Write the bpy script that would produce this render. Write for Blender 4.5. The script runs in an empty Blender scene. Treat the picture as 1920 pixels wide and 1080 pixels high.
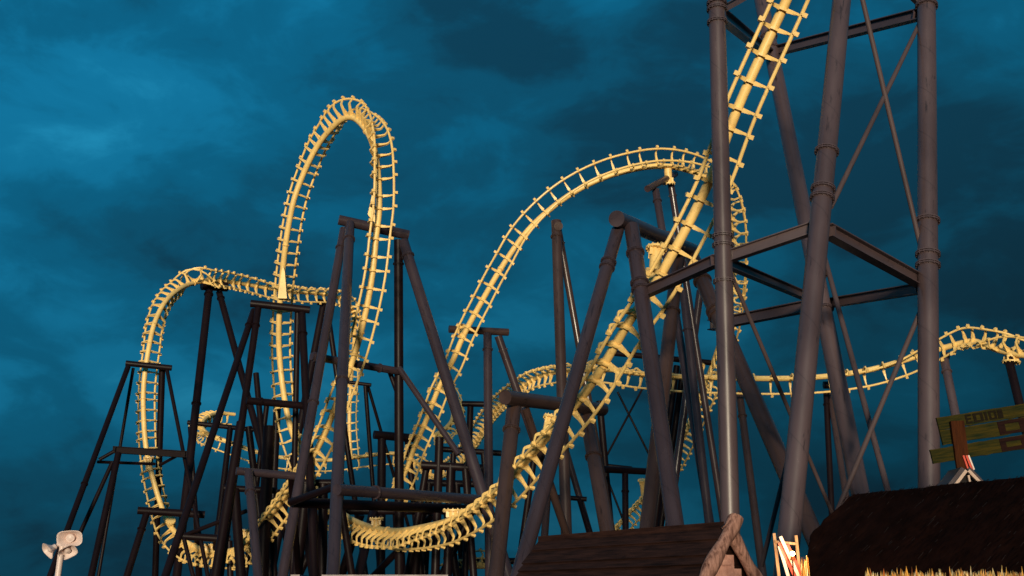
import bpy, bmesh, math, random
from mathutils import Vector, Matrix
random.seed(7)
S = bpy.context.scene
COL = S.collection
R_ = math.radians

# ------------------------------------------------------------------ camera
F = 2200.0; PITCH = R_(15.0)
CAM = Vector((0, 0, 1.6))
cd = bpy.data.cameras.new('camera'); cam = bpy.data.objects.new('camera', cd); COL.objects.link(cam)
cd.sensor_width = 36.0; cd.lens = 36.0*F/1920.0; cd.clip_end = 6000; cd.clip_start = 0.1
cam.location = CAM; cam.rotation_euler = (math.pi/2+PITCH, 0, 0)
S.camera = cam

# ------------------------------------------------------------------ sky
W = bpy.data.worlds.new('World'); S.world = W; W.use_nodes = True
nt = W.node_tree; N = nt.nodes; L = nt.links
for n in list(N): N.remove(n)
def nd(t, **k):
    n = N.new(t)
    for a, b in k.items(): setattr(n, a, b)
    return n
out = nd('ShaderNodeOutputWorld'); bg = nd('ShaderNodeBackground'); L.new(bg.outputs[0], out.inputs[0])
tc = nd('ShaderNodeTexCoord')
def mth(op, a, b=None):
    n = nd('ShaderNodeMath', operation=op)
    for i, v in enumerate((a, b)):
        if v is None: continue
        if isinstance(v, (int, float)): n.inputs[i].default_value = v
        else: L.new(v, n.inputs[i])
    return n.outputs[0]
def ramp(fac, stops, interp='EASE'):
    n = nd('ShaderNodeValToRGB'); cr = n.color_ramp; cr.interpolation = interp
    while len(cr.elements) < len(stops): cr.elements.new(0.5)
    for e, (p, c) in zip(cr.elements, stops): e.position = p; e.color = (*c, 1)
    L.new(fac, n.inputs[0]); return n.outputs[0]
def noise(sc, det, rough, scale=(1, 1, 1), loc=(0, 0, 0), rot=(0, 0, 0), dist=0.0):
    mp = nd('ShaderNodeMapping'); mp.inputs['Scale'].default_value = scale; mp.inputs['Location'].default_value = loc
    mp.inputs['Rotation'].default_value = rot
    L.new(tc.outputs['Generated'], mp.inputs[0])
    n = nd('ShaderNodeTexNoise'); n.inputs['Scale'].default_value = sc; n.inputs['Detail'].default_value = det
    n.inputs['Roughness'].default_value = rough; n.inputs['Distortion'].default_value = dist
    L.new(mp.outputs[0], n.inputs[0]); return n.outputs[0]
n1 = noise(3.6, 2.5, 0.42, (1, 1, 1.7), (0.35, 0.1, 0.2), (0, R_(-24), 0), 0.35)
n2 = noise(8.5, 5, 0.58, (1, 1, 1.9), (1.4, 0.3, 0.9), (0, R_(-18), 0), 0.5)
n3 = noise(24.0, 5, 0.6, (1, 1, 1.8), (0.2, 2.3, 0.4), (0, R_(-20), 0), 0.8)
v = mth('ADD', mth('ADD', mth('MULTIPLY', n1, 0.66), mth('MULTIPLY', n2, 0.27)), mth('MULTIPLY', n3, 0.07))
cloud = ramp(v, [(0.39, (0.0046, 0.052, 0.100)), (0.46, (0.0042, 0.085, 0.165)), (0.52, (0.0040, 0.118, 0.232)), (0.59, (0.006, 0.172, 0.335)), (0.68, (0.014, 0.26, 0.47))])
sep = nd('ShaderNodeSeparateXYZ'); L.new(tc.outputs['Generated'], sep.inputs[0])
# the dusk sky darkens towards the horizon, most on the right
el = mth('ADD', mth('ADD', sep.outputs['Z'], 0.10), mth('MULTIPLY', sep.outputs['X'], -0.30))
grad = ramp(el, [(0.0, (0.6, 0.14, 0.12)), (0.10, (0.7, 0.36, 0.32)), (0.22, (0.9, 0.50, 0.45)), (0.36, (1, .78, .74)), (0.6, (1.0, 1.0, 1.0))], 'LINEAR')
mx = nd('ShaderNodeMix', data_type='RGBA', blend_type='MULTIPLY'); mx.inputs[0].default_value = 1.0
L.new(cloud, mx.inputs[6]); L.new(grad, mx.inputs[7])
L.new(mx.outputs[2], bg.inputs[0]); bg.inputs[1].default_value = 1.0

# ------------------------------------------------------------------ sun
SUN_EL, SUN_AZ = R_(1.5), R_(-4.0)      # low warm light from behind the camera, slightly to its left
sl = bpy.data.lights.new('sun', 'SUN'); sun = bpy.data.objects.new('sun', sl); COL.objects.link(sun)
sl.energy = 4.7; sl.angle = R_(8.0); sl.color = (1.0, 0.85, 0.62)
sun.rotation_euler = (math.pi/2-SUN_EL, 0, SUN_AZ)
S.view_settings.view_transform = 'Standard'; S.view_settings.look = 'None'
S.view_settings.exposure = 0.0; S.view_settings.gamma = 1.0

# ------------------------------------------------------------------ helpers
RT = Vector((1, 0, 0)); UPV = Vector((0, -math.sin(PITCH), math.cos(PITCH))); FW = Vector((0, math.cos(PITCH), math.sin(PITCH)))
def P(x, y, Y):
    d = FW + RT*((x-960)/F) + UPV*((540-y)/F)
    return CAM + d*(Y/d.y)
def mpp(p):      # metres per photo pixel at a point
    return (p-CAM).dot(FW)/F
def link(o, parent=None):
    COL.objects.link(o)
    if parent is not None: o.parent = parent
    return o
def thing(name, label, cat, loc, group=None):
    o = bpy.data.objects.new(name, None); COL.objects.link(o); o.location = loc; o.empty_display_size = 0.3
    o['label'] = label; o['category'] = cat
    if group: o['group'] = group
    return o
def mobj(name, me, parent=None, mat=None, M=None):
    o = bpy.data.objects.new(name, me)
    if mat is not None and not me.materials: me.materials.append(mat)
    link(o, parent)
    if M is not None: o.matrix_basis = M
    return o
def bm_mesh(bm, name, smooth=True, ang=40):
    bmesh.ops.recalc_face_normals(bm, faces=bm.faces[:])
    me = bpy.data.meshes.new(name); bm.to_mesh(me); bm.free()
    if smooth:
        for p in me.polygons: p.use_smooth = True
        me.set_sharp_from_angle(angle=R_(ang))
    return me
def frame_z(d):      # rotation whose Z runs along d
    d = d.normalized(); u = Vector((0, -1, 0)) if abs(d.y) < 0.9 else Vector((0, 0, 1))
    x = u.cross(d).normalized(); y = d.cross(x)
    return Matrix((x, y, d)).transposed().to_4x4()
def cyl_bm(bm, r0, r1, z0, z1, n=20, caps=True, M=None):
    a = [Vector((r0*math.cos(2*math.pi*i/n), r0*math.sin(2*math.pi*i/n), z0)) for i in range(n)]
    b = [Vector((r1*math.cos(2*math.pi*i/n), r1*math.sin(2*math.pi*i/n), z1)) for i in range(n)]
    if M: a = [M @ v for v in a]; b = [M @ v for v in b]
    a = [bm.verts.new(v) for v in a]; b = [bm.verts.new(v) for v in b]
    for i in range(n): bm.faces.new((a[i], a[(i+1) % n], b[(i+1) % n], b[i]))
    if caps: bm.faces.new(a[::-1]); bm.faces.new(b)
def box_bm(bm, c, s, M=None):
    vs = []
    for dx in (-.5, .5):
        for dy in (-.5, .5):
            for dz in (-.5, .5):
                v = Vector((c[0]+dx*s[0], c[1]+dy*s[1], c[2]+dz*s[2])); vs.append(bm.verts.new(M @ v if M else v))
    for f in ((0, 1, 3, 2), (4, 6, 7, 5), (0, 4, 5, 1), (2, 3, 7, 6), (0, 2, 6, 4), (1, 5, 7, 3)): bm.faces.new([vs[i] for i in f])
def tube_obj(name, A, B, r, mat, parent, n=22):
    base = parent.matrix_basis.translation if parent else Vector()
    d = B-A; bm = bmesh.new(); h = d.length
    for i, z in enumerate((0,)): cyl_bm(bm, r, r, 0, h, n)
    me = bm_mesh(bm, name)
    M = Matrix.Translation(A-base) @ frame_z(d)
    return mobj(name, me, parent, mat, M)

# ------------------------------------------------------------------ materials
def mat_base(name):
    m = bpy.data.materials.new(name); m.use_nodes = True
    t = m.node_tree; b = t.nodes['Principled BSDF']; return m, t, b
def tex_noise(t, sc, det=4, scale=(1, 1, 1), coord='Object', rough=0.55):
    c = t.nodes.new('ShaderNodeTexCoord'); mp = t.nodes.new('ShaderNodeMapping'); mp.inputs['Scale'].default_value = scale
    t.links.new(c.outputs[coord], mp.inputs[0]); n = t.nodes.new('ShaderNodeTexNoise')
    n.inputs['Scale'].default_value = sc; n.inputs['Detail'].default_value = det; n.inputs['Roughness'].default_value = rough
    t.links.new(mp.outputs[0], n.inputs[0]); return n.outputs[0]
def tramp(t, fac, stops):
    n = t.nodes.new('ShaderNodeValToRGB'); cr = n.color_ramp
    while len(cr.elements) < len(stops): cr.elements.new(0.5)
    for e, (p, c) in zip(cr.elements, stops): e.position = p; e.color = (*c, 1)
    t.links.new(fac, n.inputs[0]); return n.outputs[0]
def tmix(t, fac, a, b, mode='MIX'):
    n = t.nodes.new('ShaderNodeMix'); n.data_type = 'RGBA'; n.blend_type = mode
    if isinstance(fac, float): n.inputs[0].default_value = fac
    else: t.links.new(fac, n.inputs[0])
    for i, v in ((6, a), (7, b)):
        if isinstance(v, tuple): n.inputs[i].default_value = (*v, 1)
        else: t.links.new(v, n.inputs[i])
    return n.outputs[2]
def steel(name, base, rough=0.38, wear=0.5, spec=0.45):
    m, t, b = mat_base(name)
    big = tex_noise(t, 0.9, 5, (1, 1, 0.25)); k = tuple(c*0.72 for c in base); k2 = tuple(min(1, c*1.28) for c in base)
    col = tramp(t, big, [(0.32, k), (0.66, k2)])
    scr = tex_noise(t, 6.0, 6, (1, 1, 0.16), rough=0.7)      # scuffs and dark runs along the tube
    m1 = tramp(t, scr, [(0.60, (0, 0, 0)), (0.68, (1, 1, 1))])
    col = tmix(t, m1, col, tuple(c*0.35 for c in base))
    chip = tex_noise(t, 17.0, 3, (1, 1, 0.5), rough=0.6)
    m2 = tramp(t, chip, [(0.73, (0, 0, 0)), (0.76, (wear, wear, wear))])
    col = tmix(t, m2, col, tuple(min(1, c*3+0.04) for c in base))
    # spiral weld seam
    c = t.nodes.new('ShaderNodeTexCoord'); s = t.nodes.new('ShaderNodeSeparateXYZ'); t.links.new(c.outputs['Object'], s.inputs[0])
    def mm(op, a, b_=None):
        n = t.nodes.new('ShaderNodeMath'); n.operation = op
        for i, v in enumerate((a, b_)):
            if v is None: continue
            if isinstance(v, (int, float)): n.inputs[i].default_value = v
            else: t.links.new(v, n.inputs[i])
        return n.outputs[0]
    ang = mm('DIVIDE', mm('ARCTAN2', s.outputs[1], s.outputs[0]), 2*math.pi)
    fr = mm('FRACT', mm('ADD', mm('DIVIDE', s.outputs[2], 1.7), ang))
    seam = mm('LESS_THAN', fr, 0.02)
    col = tmix(t, mm('MULTIPLY', seam, 0.45), col, tuple(c*0.3 for c in base))
    t.links.new(col, b.inputs['Base Color'])
    rr = tramp(t, big, [(0.3, (rough-.08,)*3), (0.7, (rough+.14,)*3)]); t.links.new(rr, b.inputs['Roughness'])
    bp = t.nodes.new('ShaderNodeBump'); bp.inputs['Strength'].default_value = 0.12; bp.inputs['Distance'].default_value = 0.02
    t.links.new(scr, bp.inputs['Height']); t.links.new(bp.outputs[0], b.inputs['Normal'])
    b.inputs['Specular IOR Level'].default_value = spec
    return m
def paint(name, base, dirt=(0.30, 0.17, 0.06), amt=0.6):
    m, t, b = mat_base(name)
    a = tex_noise(t, 1.3, 5, coord='Object'); col = tramp(t, a, [(0.3, tuple(c*0.86 for c in base)), (0.68, tuple(min(1, c*1.08) for c in base))])
    g = tex_noise(t, 5.5, 6, rough=0.68); mk = tramp(t, g, [(0.56, (0, 0, 0)), (0.72, (amt,)*3)])
    col = tmix(t, mk, col, dirt)
    t.links.new(col, b.inputs['Base Color']); b.inputs['Roughness'].default_value = 0.42
    bp = t.nodes.new('ShaderNodeBump'); bp.inputs['Strength'].default_value = 0.1; bp.inputs['Distance'].default_value = 0.01
    t.links.new(g, bp.inputs['Height']); t.links.new(bp.outputs[0], b.inputs['Normal'])
    return m
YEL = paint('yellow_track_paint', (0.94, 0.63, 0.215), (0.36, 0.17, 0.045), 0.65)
YEL2 = paint('shaded_yellow_track_paint', (0.44, 0.34, 0.13), (0.12, 0.12, 0.04), 0.8)  # track yellow darkened to carry the dimmer light at the back
TOW = steel('lit_mauve_grey_steel', (0.076, 0.050, 0.053), 0.33, .5, .7)  # base lightened so the colour itself carries the floodlight on the tower
MID = steel('dark_grey_steel', (0.042, 0.028, 0.033), 0.27, .5, .5)  # part of the front light put into the colour, less than the tower
DRK = steel('unlit_black_brown_steel', (0.010, 0.0048, 0.0058), 0.45, 0.15, 0.14)  # same steel darkened for supports the light does not reach
BRN = steel('lit_brown_grey_steel', (0.050, 0.029, 0.025), 0.30, .5, .45)  # brownish floodlit tone put into the base colour
ROD = steel('dull_rod_steel', (0.085, 0.058, 0.06), 0.6, .3, .25)
def wood(name, base, dark, sc=(0.6, 8, 8), rough=0.8):
    m, t, b = mat_base(name)
    g = tex_noise(t, 2.2, 7, sc, rough=0.65); col = tramp(t, g, [(0.34, dark), (0.62, base)])
    kn = tex_noise(t, 2.4, 3, (1, 1, 1)); mk = tramp(t, kn, [(0.64, (0, 0, 0)), (0.72, (.7,)*3)])
    col = tmix(t, mk, col, dark); t.links.new(col, b.inputs['Base Color']); b.inputs['Roughness'].default_value = rough; b.inputs['Specular IOR Level'].default_value = .12
    bp = t.nodes.new('ShaderNodeBump'); bp.inputs['Strength'].default_value = 0.7; bp.inputs['Distance'].default_value = 0.03
    t.links.new(g, bp.inputs['Height']); t.links.new(bp.outputs[0], b.inputs['Normal']); return m
LOG = wood('weathered_log', (0.40, 0.215, 0.165), (0.10, 0.045, 0.034), (7, 7, 0.7))
PLANK = wood('dark_plank', (0.042, 0.017, 0.012), (0.010, 0.004, 0.003), (0.5, 6, 6))
GABLE = wood('pale_pink_board', (0.62, 0.34, 0.27), (0.38, 0.19, 0.15), (2, 2, 2))
POST = wood('rust_brown_board', (0.06, 0.016, 0.003), (0.03, 0.007, 0.0015), (9, 9, 0.8))
SIGN = wood('mossy_yellow_plank', (0.046, 0.033, 0.0030), (0.007, 0.013, 0.003), (0.8, 6, 9))
LETT = wood('dark_letter_paint', (0.011, 0.008, 0.003), (0.005, 0.003, 0.001))
REDL = wood('maroon_letter_paint', (0.017, 0.005, 0.003), (0.008, 0.002, 0.002))
WHITE = paint('cream_white_paint', (0.78, 0.62, 0.54), (0.35, 0.2, 0.14), 0.5)
CREAM = paint('cream_bargeboard', (0.50, 0.35, 0.27), (0.3, 0.18, 0.12), 0.4)
HORN = paint('pinkish_white_plastic', (0.74, 0.58, 0.52), (0.4, 0.25, 0.2), 0.35)
RED = paint('red_paint', (0.62, 0.055, 0.02), (0.25, 0.03, 0.02), 0.4)
PALEW = wood('pale_wood_batten', (0.66, 0.42, 0.24), (0.35, 0.18, 0.09), (8, 8, 1))
def plain(name, c, r=0.8, sp=0.3):
    m, t, b = mat_base(name); g = tex_noise(t, 3.0, 5); col = tramp(t, g, [(0.3, tuple(x*0.6 for x in c)), (0.7, tuple(min(1, x*1.3) for x in c))])
    t.links.new(col, b.inputs['Base Color']); b.inputs['Roughness'].default_value = r; b.inputs['Specular IOR Level'].default_value = sp; return m
THATCH = plain('old_black_thatch', (0.012, 0.0042, 0.003), 0.95, 0.03)
STRAW = plain('dry_straw', (0.035, 0.020, 0.014), 0.8)
REED, t_, b_ = mat_base('golden_reed')
t_.links.new(tramp(t_, tex_noise(t_, 14.0, 2, (1, 1, .12)), [(0.36, (.45, .10, .012)), (0.47, (.85, .42, .06)), (0.56, (.9, .62, .22)), (0.66, (.92, .80, .52))]), b_.inputs['Base Color']); b_.inputs['Roughness'].default_value = .6
GROUND = plain('dark_earth', (0.045, 0.032, 0.024), 0.95)
BLACK = plain('flat_black', (0.01, 0.008, 0.008), 0.9)  # one near-black tone for plain walls and the gable panel
mb, t_, b_ = mat_base('lit_bulb'); b_.inputs['Emission Color'].default_value = (1, 0.62, 0.22, 1); b_.inputs['Emission Strength'].default_value = 40; BULB = mb

# ------------------------------------------------------------------ ground
bm = bmesh.new(); g_ = 2500
vs = [bm.verts.new((x, y, 0)) for x, y in ((-g_, -g_), (g_, -g_), (g_, g_), (-g_, g_))]; bm.faces.new(vs)
o = mobj('ground', bm_mesh(bm, 'ground', False), None, GROUND); o['kind'] = 'structure'

# ------------------------------------------------------------------ track
G2, UO, SR, RR = 0.5, 0.82, 0.158, 0.06       # half gauge, spine-to-rail offset, radii
def tie_mesh():
    bm = bmesh.new(); th = 0.035
    half = [(0.0, -0.03), (0.15, 0.0), (0.57, 0.40), (0.62, 0.48), (0.60, 0.80), (0.60, 0.93), (0.47, 0.93), (0.47, 0.86), (0.545, 0.80), (0.545, 0.54), (0.50, 0.49), (0.18, 0.25), (0.0, 0.27)]
    pts = half + [(-x, y) for x, y in half[-2:0:-1]]
    a = [bm.verts.new((-th, x, y)) for x, y in pts]; b = [bm.verts.new((th, x, y)) for x, y in pts]
    bm.faces.new(a); bm.faces.new(b[::-1]); n = len(pts)
    for i in range(n): bm.faces.new((a[i], a[(i+1) % n], b[(i+1) % n], b[i]))
    for s in (-1, 1):
        box_bm(bm, (0, s*0.585, 0.885), (0.135, 0.15, 0.11))      # foot block that clamps the rail
        w = [bm.verts.new((tx, s*ry, u)) for u in (.21+.0, .25) for tx, ry in ((-.075, .12), (.075, .12), (.035, .54), (-.035, .54))]   # tapering web plate
        for i in (2, 3, 6, 7): w[i].co.z += .20
        for f in ((0, 1, 2, 3), (7, 6, 5, 4), (0, 4, 5, 1), (1, 5, 6, 2), (2, 6, 7, 3), (3, 7, 4, 0)): bm.faces.new([w[i] for i in f])
    me = bm_mesh(bm, 'cross_tie', False); return me
TIE = tie_mesh(); TIE.materials.append(YEL)
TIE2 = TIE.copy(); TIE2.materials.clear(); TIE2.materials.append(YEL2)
def cr(p0, p1, p2, p3, t):
    return 0.5*((2*p1)+(-p0+p2)*t+(2*p0-5*p1+4*p2-p3)*t*t+(-p0+3*p1-3*p2+p3)*t**3)
class Track: pass
def sample(ctrl):
    pts = [P(c[0], c[1], c[2]) for c in ctrl]; Rs = [Vector(c[3]).normalized() for c in ctrl]; sp = [c[4] for c in ctrl]
    n = len(pts); raw = []
    for i in range(n-1):
        p0 = pts[i-1] if i else pts[0]*2-pts[1]; p3 = pts[i+2] if i+2 < n else pts[-1]*2-pts[-2]
        for k in range(24):
            t = k/24; s = t*t*(3-2*t)
            raw.append((cr(p0, pts[i], pts[i+1], p3, t), Rs[i].lerp(Rs[i+1], s), sp[i]*(1-t)+sp[i+1]*t))
    raw.append((pts[-1], Rs[-1], sp[-1]))
    # uniform resample
    out_, acc, step = [raw[0]], 0.0, 0.22
    for a, b in zip(raw, raw[1:]):
        seg = (b[0]-a[0]).length
        if seg < 1e-6: continue
        while acc+seg >= step:
            f = (step-acc)/seg
            q = (a[0].lerp(b[0], f), a[1].lerp(b[1], f), a[2]*(1-f)+b[2]*f); out_.append(q); a = q; seg = (b[0]-a[0]).length; acc = 0.0
            if seg < 1e-9: break
        acc += seg
    # light smoothing of the path
    pos = [q[0] for q in out_]
    for _ in range(6): pos = [pos[0]]+[(pos[i-1]+pos[i]*2+pos[i+1])/4 for i in range(1, len(pos)-1)]+[pos[-1]]
    rv = [q[1] for q in out_]
    for _ in range(10): rv = [rv[0]]+[(rv[i-1]+rv[i]*2+rv[i+1])/4 for i in range(1, len(rv)-1)]+[rv[-1]]
    fr = []
    for i in range(len(pos)):
        T = (pos[min(i+1, len(pos)-1)]-pos[max(i-1, 0)]).normalized()
        Rv = rv[i]-T*rv[i].dot(T); Rv.normalize(); U = T.cross(Rv)
        fr.append((pos[i], T, Rv, U, out_[i][2]))
    return fr
def sweep(fr, ro, uo, r, n, base, name):
    bm = bmesh.new(); prev = None
    for (p, T, Rv, U, s) in fr:
        c = p-base+Rv*ro+U*uo
        ring = [bm.verts.new(c+Rv*(r*math.cos(2*math.pi*k/n))+U*(r*math.sin(2*math.pi*k/n))) for k in range(n)]
        if prev:
            for k in range(n): bm.faces.new((prev[k], prev[(k+1) % n], ring[(k+1) % n], ring[k]))
        else: bm.faces.new(ring[::-1])
        prev = ring
    bm.faces.new(prev); return bm_mesh(bm, name)
def flange_mesh(mat, name, n=24):
    bm = bmesh.new()
    cyl_bm(bm, 1.24, 1.24, -0.16, -0.05, n); cyl_bm(bm, 1.24, 1.24, 0.05, 0.16, n)
    for k in range(14):
        a = 2*math.pi*k/14; cyl_bm(bm, 0.055, 0.055, -0.24, 0.24, 6, True, Matrix.Translation((1.13*math.cos(a), 1.13*math.sin(a), 0)))
    me = bm_mesh(bm, name); me.materials.append(mat); return me
FLY = flange_mesh(YEL, 'joint_flange'); FLY2 = flange_mesh(YEL2, 'joint_flange')
def make_track(ctrl, label, group=None, dull=False, joint=11.0, j0=4.0):
    fr = sample(ctrl); mat = YEL2 if dull else YEL; tie = TIE2 if dull else TIE
    mid = fr[len(fr)//2][0]; base = Vector((mid.x, mid.y, 0))
    root = thing('roller_coaster_track', label, 'coaster track', base, group)
    mobj('spine', sweep(fr, 0, 0, SR, 14, base, 'spine'), root, mat)
    for s in (-1, 1): mobj('rail', sweep(fr, s*G2, UO, RR, 8, base, 'rail'), root, mat)
    ties = []; acc = 0.3; d = 0.0
    for i in range(1, len(fr)-1):
        d += 0.22; acc += 0.22
        if acc >= fr[i][4]:
            acc -= fr[i][4]; p, T, Rv, U, s = fr[i]
            M = Matrix((T, Rv, U)).transposed().to_4x4(); M.translation = p-base; ties.append((M, (p-CAM).length))
    order = sorted(range(len(ties)), key=lambda i: ties[i][1]); near = set(order[:100])
    rest = bmesh.new(); nr = 0
    for i, (M, _) in enumerate(ties):
        if i in near: mobj('cross_tie', tie, root, None, M)
        else:
            nr += 1; t = bmesh.new(); t.from_mesh(TIE); t.transform(M); me = bpy.data.meshes.new('x'); t.to_mesh(me); t.free(); rest.from_mesh(me); bpy.data.meshes.remove(me)
    if nr:
        me = bpy.data.meshes.new('cross_tie'); rest.to_mesh(me); me.materials.append(mat); o = mobj('cross_tie', me, root); o['kind'] = 'stuff'
    rest.free()
    d = j0
    while d < len(fr)*0.22-2:
        p, T, Rv, U, s = fr[int(d/0.22)]; M = Matrix((Rv, U, T)).transposed().to_4x4() @ Matrix.Scale(SR, 4); M.translation = p-base
        mobj('joint_flange', FLY2 if dull else FLY, root, None, M); d += joint
    return root, base
def bracket(root, base, x0, y0, Y0, x1, y1, Y1, w, mat=YEL):
    """stub from the spine (x1,y1) to its bolted plate under a crossbeam (x0,y0)"""
    A, B = P(x0, y0, Y0), P(x1, y1, Y1); r = w*mpp(A)/2; d = B-A; h = d.length; bm = bmesh.new()
    cyl_bm(bm, r*1.7, r*1.7, 0, 0.07, 24); cyl_bm(bm, r*0.95, r*0.95, 0.07, h, 16)
    for k in range(4):
        a = math.pi/4+k*math.pi/2; box_bm(bm, (math.cos(a)*r*1.2, math.sin(a)*r*1.2, 0.2), (r*0.5, 0.03, 0.26), Matrix.Rotation(0, 4, 'Z'))
    for k in range(12):
        a = 2*math.pi*k/12; cyl_bm(bm, 0.025, 0.025, -0.05, 0.1, 6, True, Matrix.Translation((1.5*r*math.cos(a), 1.5*r*math.sin(a), 0)))
    mobj('mounting_bracket', bm_mesh(bm, 'mounting_bracket'), root, mat, Matrix.Translation(A-base) @ frame_z(d))
def fin(root, base, pts, Y, th=0.3):
    """tapering box bracket on the spine"""
    q = [P(x, y, Y)-base for x, y in pts]; bm = bmesh.new()
    for dy in (-th/2, th/2): pass
    a = [bm.verts.new(v+Vector((0, -th/2, 0))) for v in q]; b = [bm.verts.new(v+Vector((0, th/2, 0))) for v in q]; n = len(q)
    bm.faces.new(a); bm.faces.new(b[::-1])
    for i in range(n): bm.faces.new((a[i], a[(i+1) % n], b[(i+1) % n], b[i]))
    mobj('gusset_bracket', bm_mesh(bm, 'gusset_bracket', False), root, YEL)

# photo pixel x, y, distance, gauge direction, tie spacing
T1 = [
 (1506,-70,32,(.9,.13,-.42),.82),(1475,0,32.8,(.9,.13,-.42),.82),(1388,191,34.0,(.9,.14,-.42),.82),(1327,347,35.3,(.9,.2,-.42),.82),
 (1239,515,36.6,(.88,.22,-.42),.84),(1180,602,38.2,(.87,.22,-.42),.86),(1104,727,40.8,(.83,.28,-.42),.9),(1019,827,44.2,(.72,.44,-.42),.95),
 (930,922,48.8,(.50,.70,-.4),.92),(852,972,53.0,(.27,.90,-.32),.84),(802,987,55.5,(.12,.97,-.2),.74),(741,996,58.2,(0,1,0),.66),(687,986,61,(.15,.95,.2),.64),
 (645,965,63.3,(.35,.85,.35),.66),(600,925,64.5,(.5,.75,.4),.66),(562,847,64.5,(.78,.42,.38),.68),(541,787,64,(.9,.25,.25),.68),
 (526,691,64,(1,.1,.05),.66),(523,605,63,(1,0,0),.66),(532,488,61.5,(1,0,-.1),.66),(547,391,60.5,(.95,.05,-.25),.66),
 (568,328,60,(.9,.15,-.38),.6),(600,266,59,(.75,.45,-.5),.52),(641,223,57.5,(.3,.9,-.2),.46),(662,220,57,(.1,1,0),.46),(684,240,56,(.35,.9,.1),.5),(701,275,55.3,(.72,.66,.16),.64),
 (709,330,55,(.88,.46,.1),.7),(711,397,55,(.93,.36,0),.76),(705,441,55,(.93,.36,-.03),.78),(700,500,55.2,(.94,.33,-.08),.8),(689,569,55.6,(.95,.28,-.14),.8),
 (667,658,56.3,(.95,.26,-.2),.8),(637,740,57.2,(.92,.28,-.3),.8),(603,826,58.5,(.87,.36,-.38),.76),(560,896,60.5,(.78,.48,-.42),.7),(520,950,62.5,(.64,.62,-.46),.66),
 (475,1006,65,(.42,.8,-.42),.66),(441,1031,67,(.2,.95,-.2),.6),(393,1034,69,(0,1,0),.55),(350,1017,70.5,(.3,.9,.25),.55),(318,985,71.5,(.6,.7,.35),.58),
 (302,947,72,(.8,.45,.35),.6),(287,899,72,(.92,.3,.25),.6),(274,840,72,(.98,.15,.1),.6),(269,772,72,(1,.05,0),.6),(270,716,72,(1,.05,0),.62),(280,647,72,(1,.1,-.1),.66),
 (291,602,72.5,(.93,.2,-.3),.7),(311,564,73.5,(.75,.42,-.5),.7),(336,542,75,(.45,.8,-.4),.68),(358,532,76.5,(.1,.95,.1),.66),(380,527,77.5,(0,.65,.75),.66),
 (402,526,79,(0,.1,1),.7),(436,529,81,(0,-.4,.9),.8),(480,536,83,(0,-.6,.8),.85),(509,541,84,(0,-.64,.76),.85),(551,547,86,(0,-.66,.75),.85),(600,550,88,(0,-.66,.75),.85),
 (640,560,91,(.1,-.8,.6),.8),(664,588,94,(.6,-.6,.3),.7),(664,640,96,(1,-.1,0),.7),(658,720,97,(1,.2,0),.75),(655,794,97,(1,.2,0),.8),(658,860,97,(1,.3,0),.8)]
tr1, b1 = make_track(T1, 'bright yellow track plunging from top right, then the tall narrow loop and far left curve')
for a in ((1033,782,44.2,1022,824,44.0,17),(850,956,53.1,850,972,53.1,24),(706,972,60,706,988,60,16),(320,976,71,322,990,71.5,11),
          (393,1021,69,393,1033,69,12),(461,994,66,461,1012,66,11),(279,858,72,279,880,72,12),(1231,465,37.5,1226,532,37.3,24)): bracket(tr1, b1, *a)
fin(tr1, b1, [(532,500),(535,510),(539,561),(522,561),(529,510)], 61.2, .35)
fin(tr1, b1, [(702,350),(704,420),(690,404)], 55.6, .3)
T2 = [(738,925,69,(-.8,-.45,.3),.72),(760,885,68,(-.85,-.4,.35),.72),(780,830,67,(-.85,-.35,.4),.74),(798,791,66.3,(-.84,-.35,.42),.76),(826,718,65,(-.82,-.35,.45),.78),(849,677,64.4,(-.82,-.3,.45),.8),(869,629,63.8,(-.82,-.22,.45),.82),
 (902,568,63,(-.83,-.12,.48),.84),(942,499,62.2,(-.86,.0,.5),.86),(994,427,61.5,(-.65,.2,.72),.86),(1064,368,61,(-.38,.33,.85),.86),(1133,333,60.7,(-.2,.4,.9),.86),(1200,315,60.7,(-.06,.45,.87),.84),
 (1245,311,61,(0,.48,.85),.8),(1290,319,61.5,(.1,.6,.72),.74),(1330,337,62.2,(.18,.8,.5),.7),(1356,365,63,(.22,.9,.3),.68),(1369,410,64,(.2,1,.1),.68),(1372,460,65.5,(.2,1,0),.7),(1371,523,67.5,(.2,1,0),.72),
 (1364,580,70,(.25,1,0),.72),(1350,640,73,(.3,.95,-.1),.72),(1330,700,76,(.4,.9,-.1),.72),(1310,750,79,(.5,.85,-.15),.74),(1290,800,82,(.6,.75,-.25),.76),(1262,860,86,(.6,.75,-.3),.78),(1222,915,90,(.55,.75,-.35),.78),(1184,957,94,(.5,.8,-.35),.78),(1150,992,97,(.4,.85,-.3),.78)]
tr2, b2 = make_track(T2, 'golden yellow track of the wide arch in mid picture, curling down behind the tower')
bracket(tr2, b2, 1254,345,61.2,1252,316,61,15); bracket(tr2, b2, 1203,900,90.5,1206,928,91,9)
bracket(tr2, b2, 868,618,64.5,868,630,63.8,14)
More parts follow.
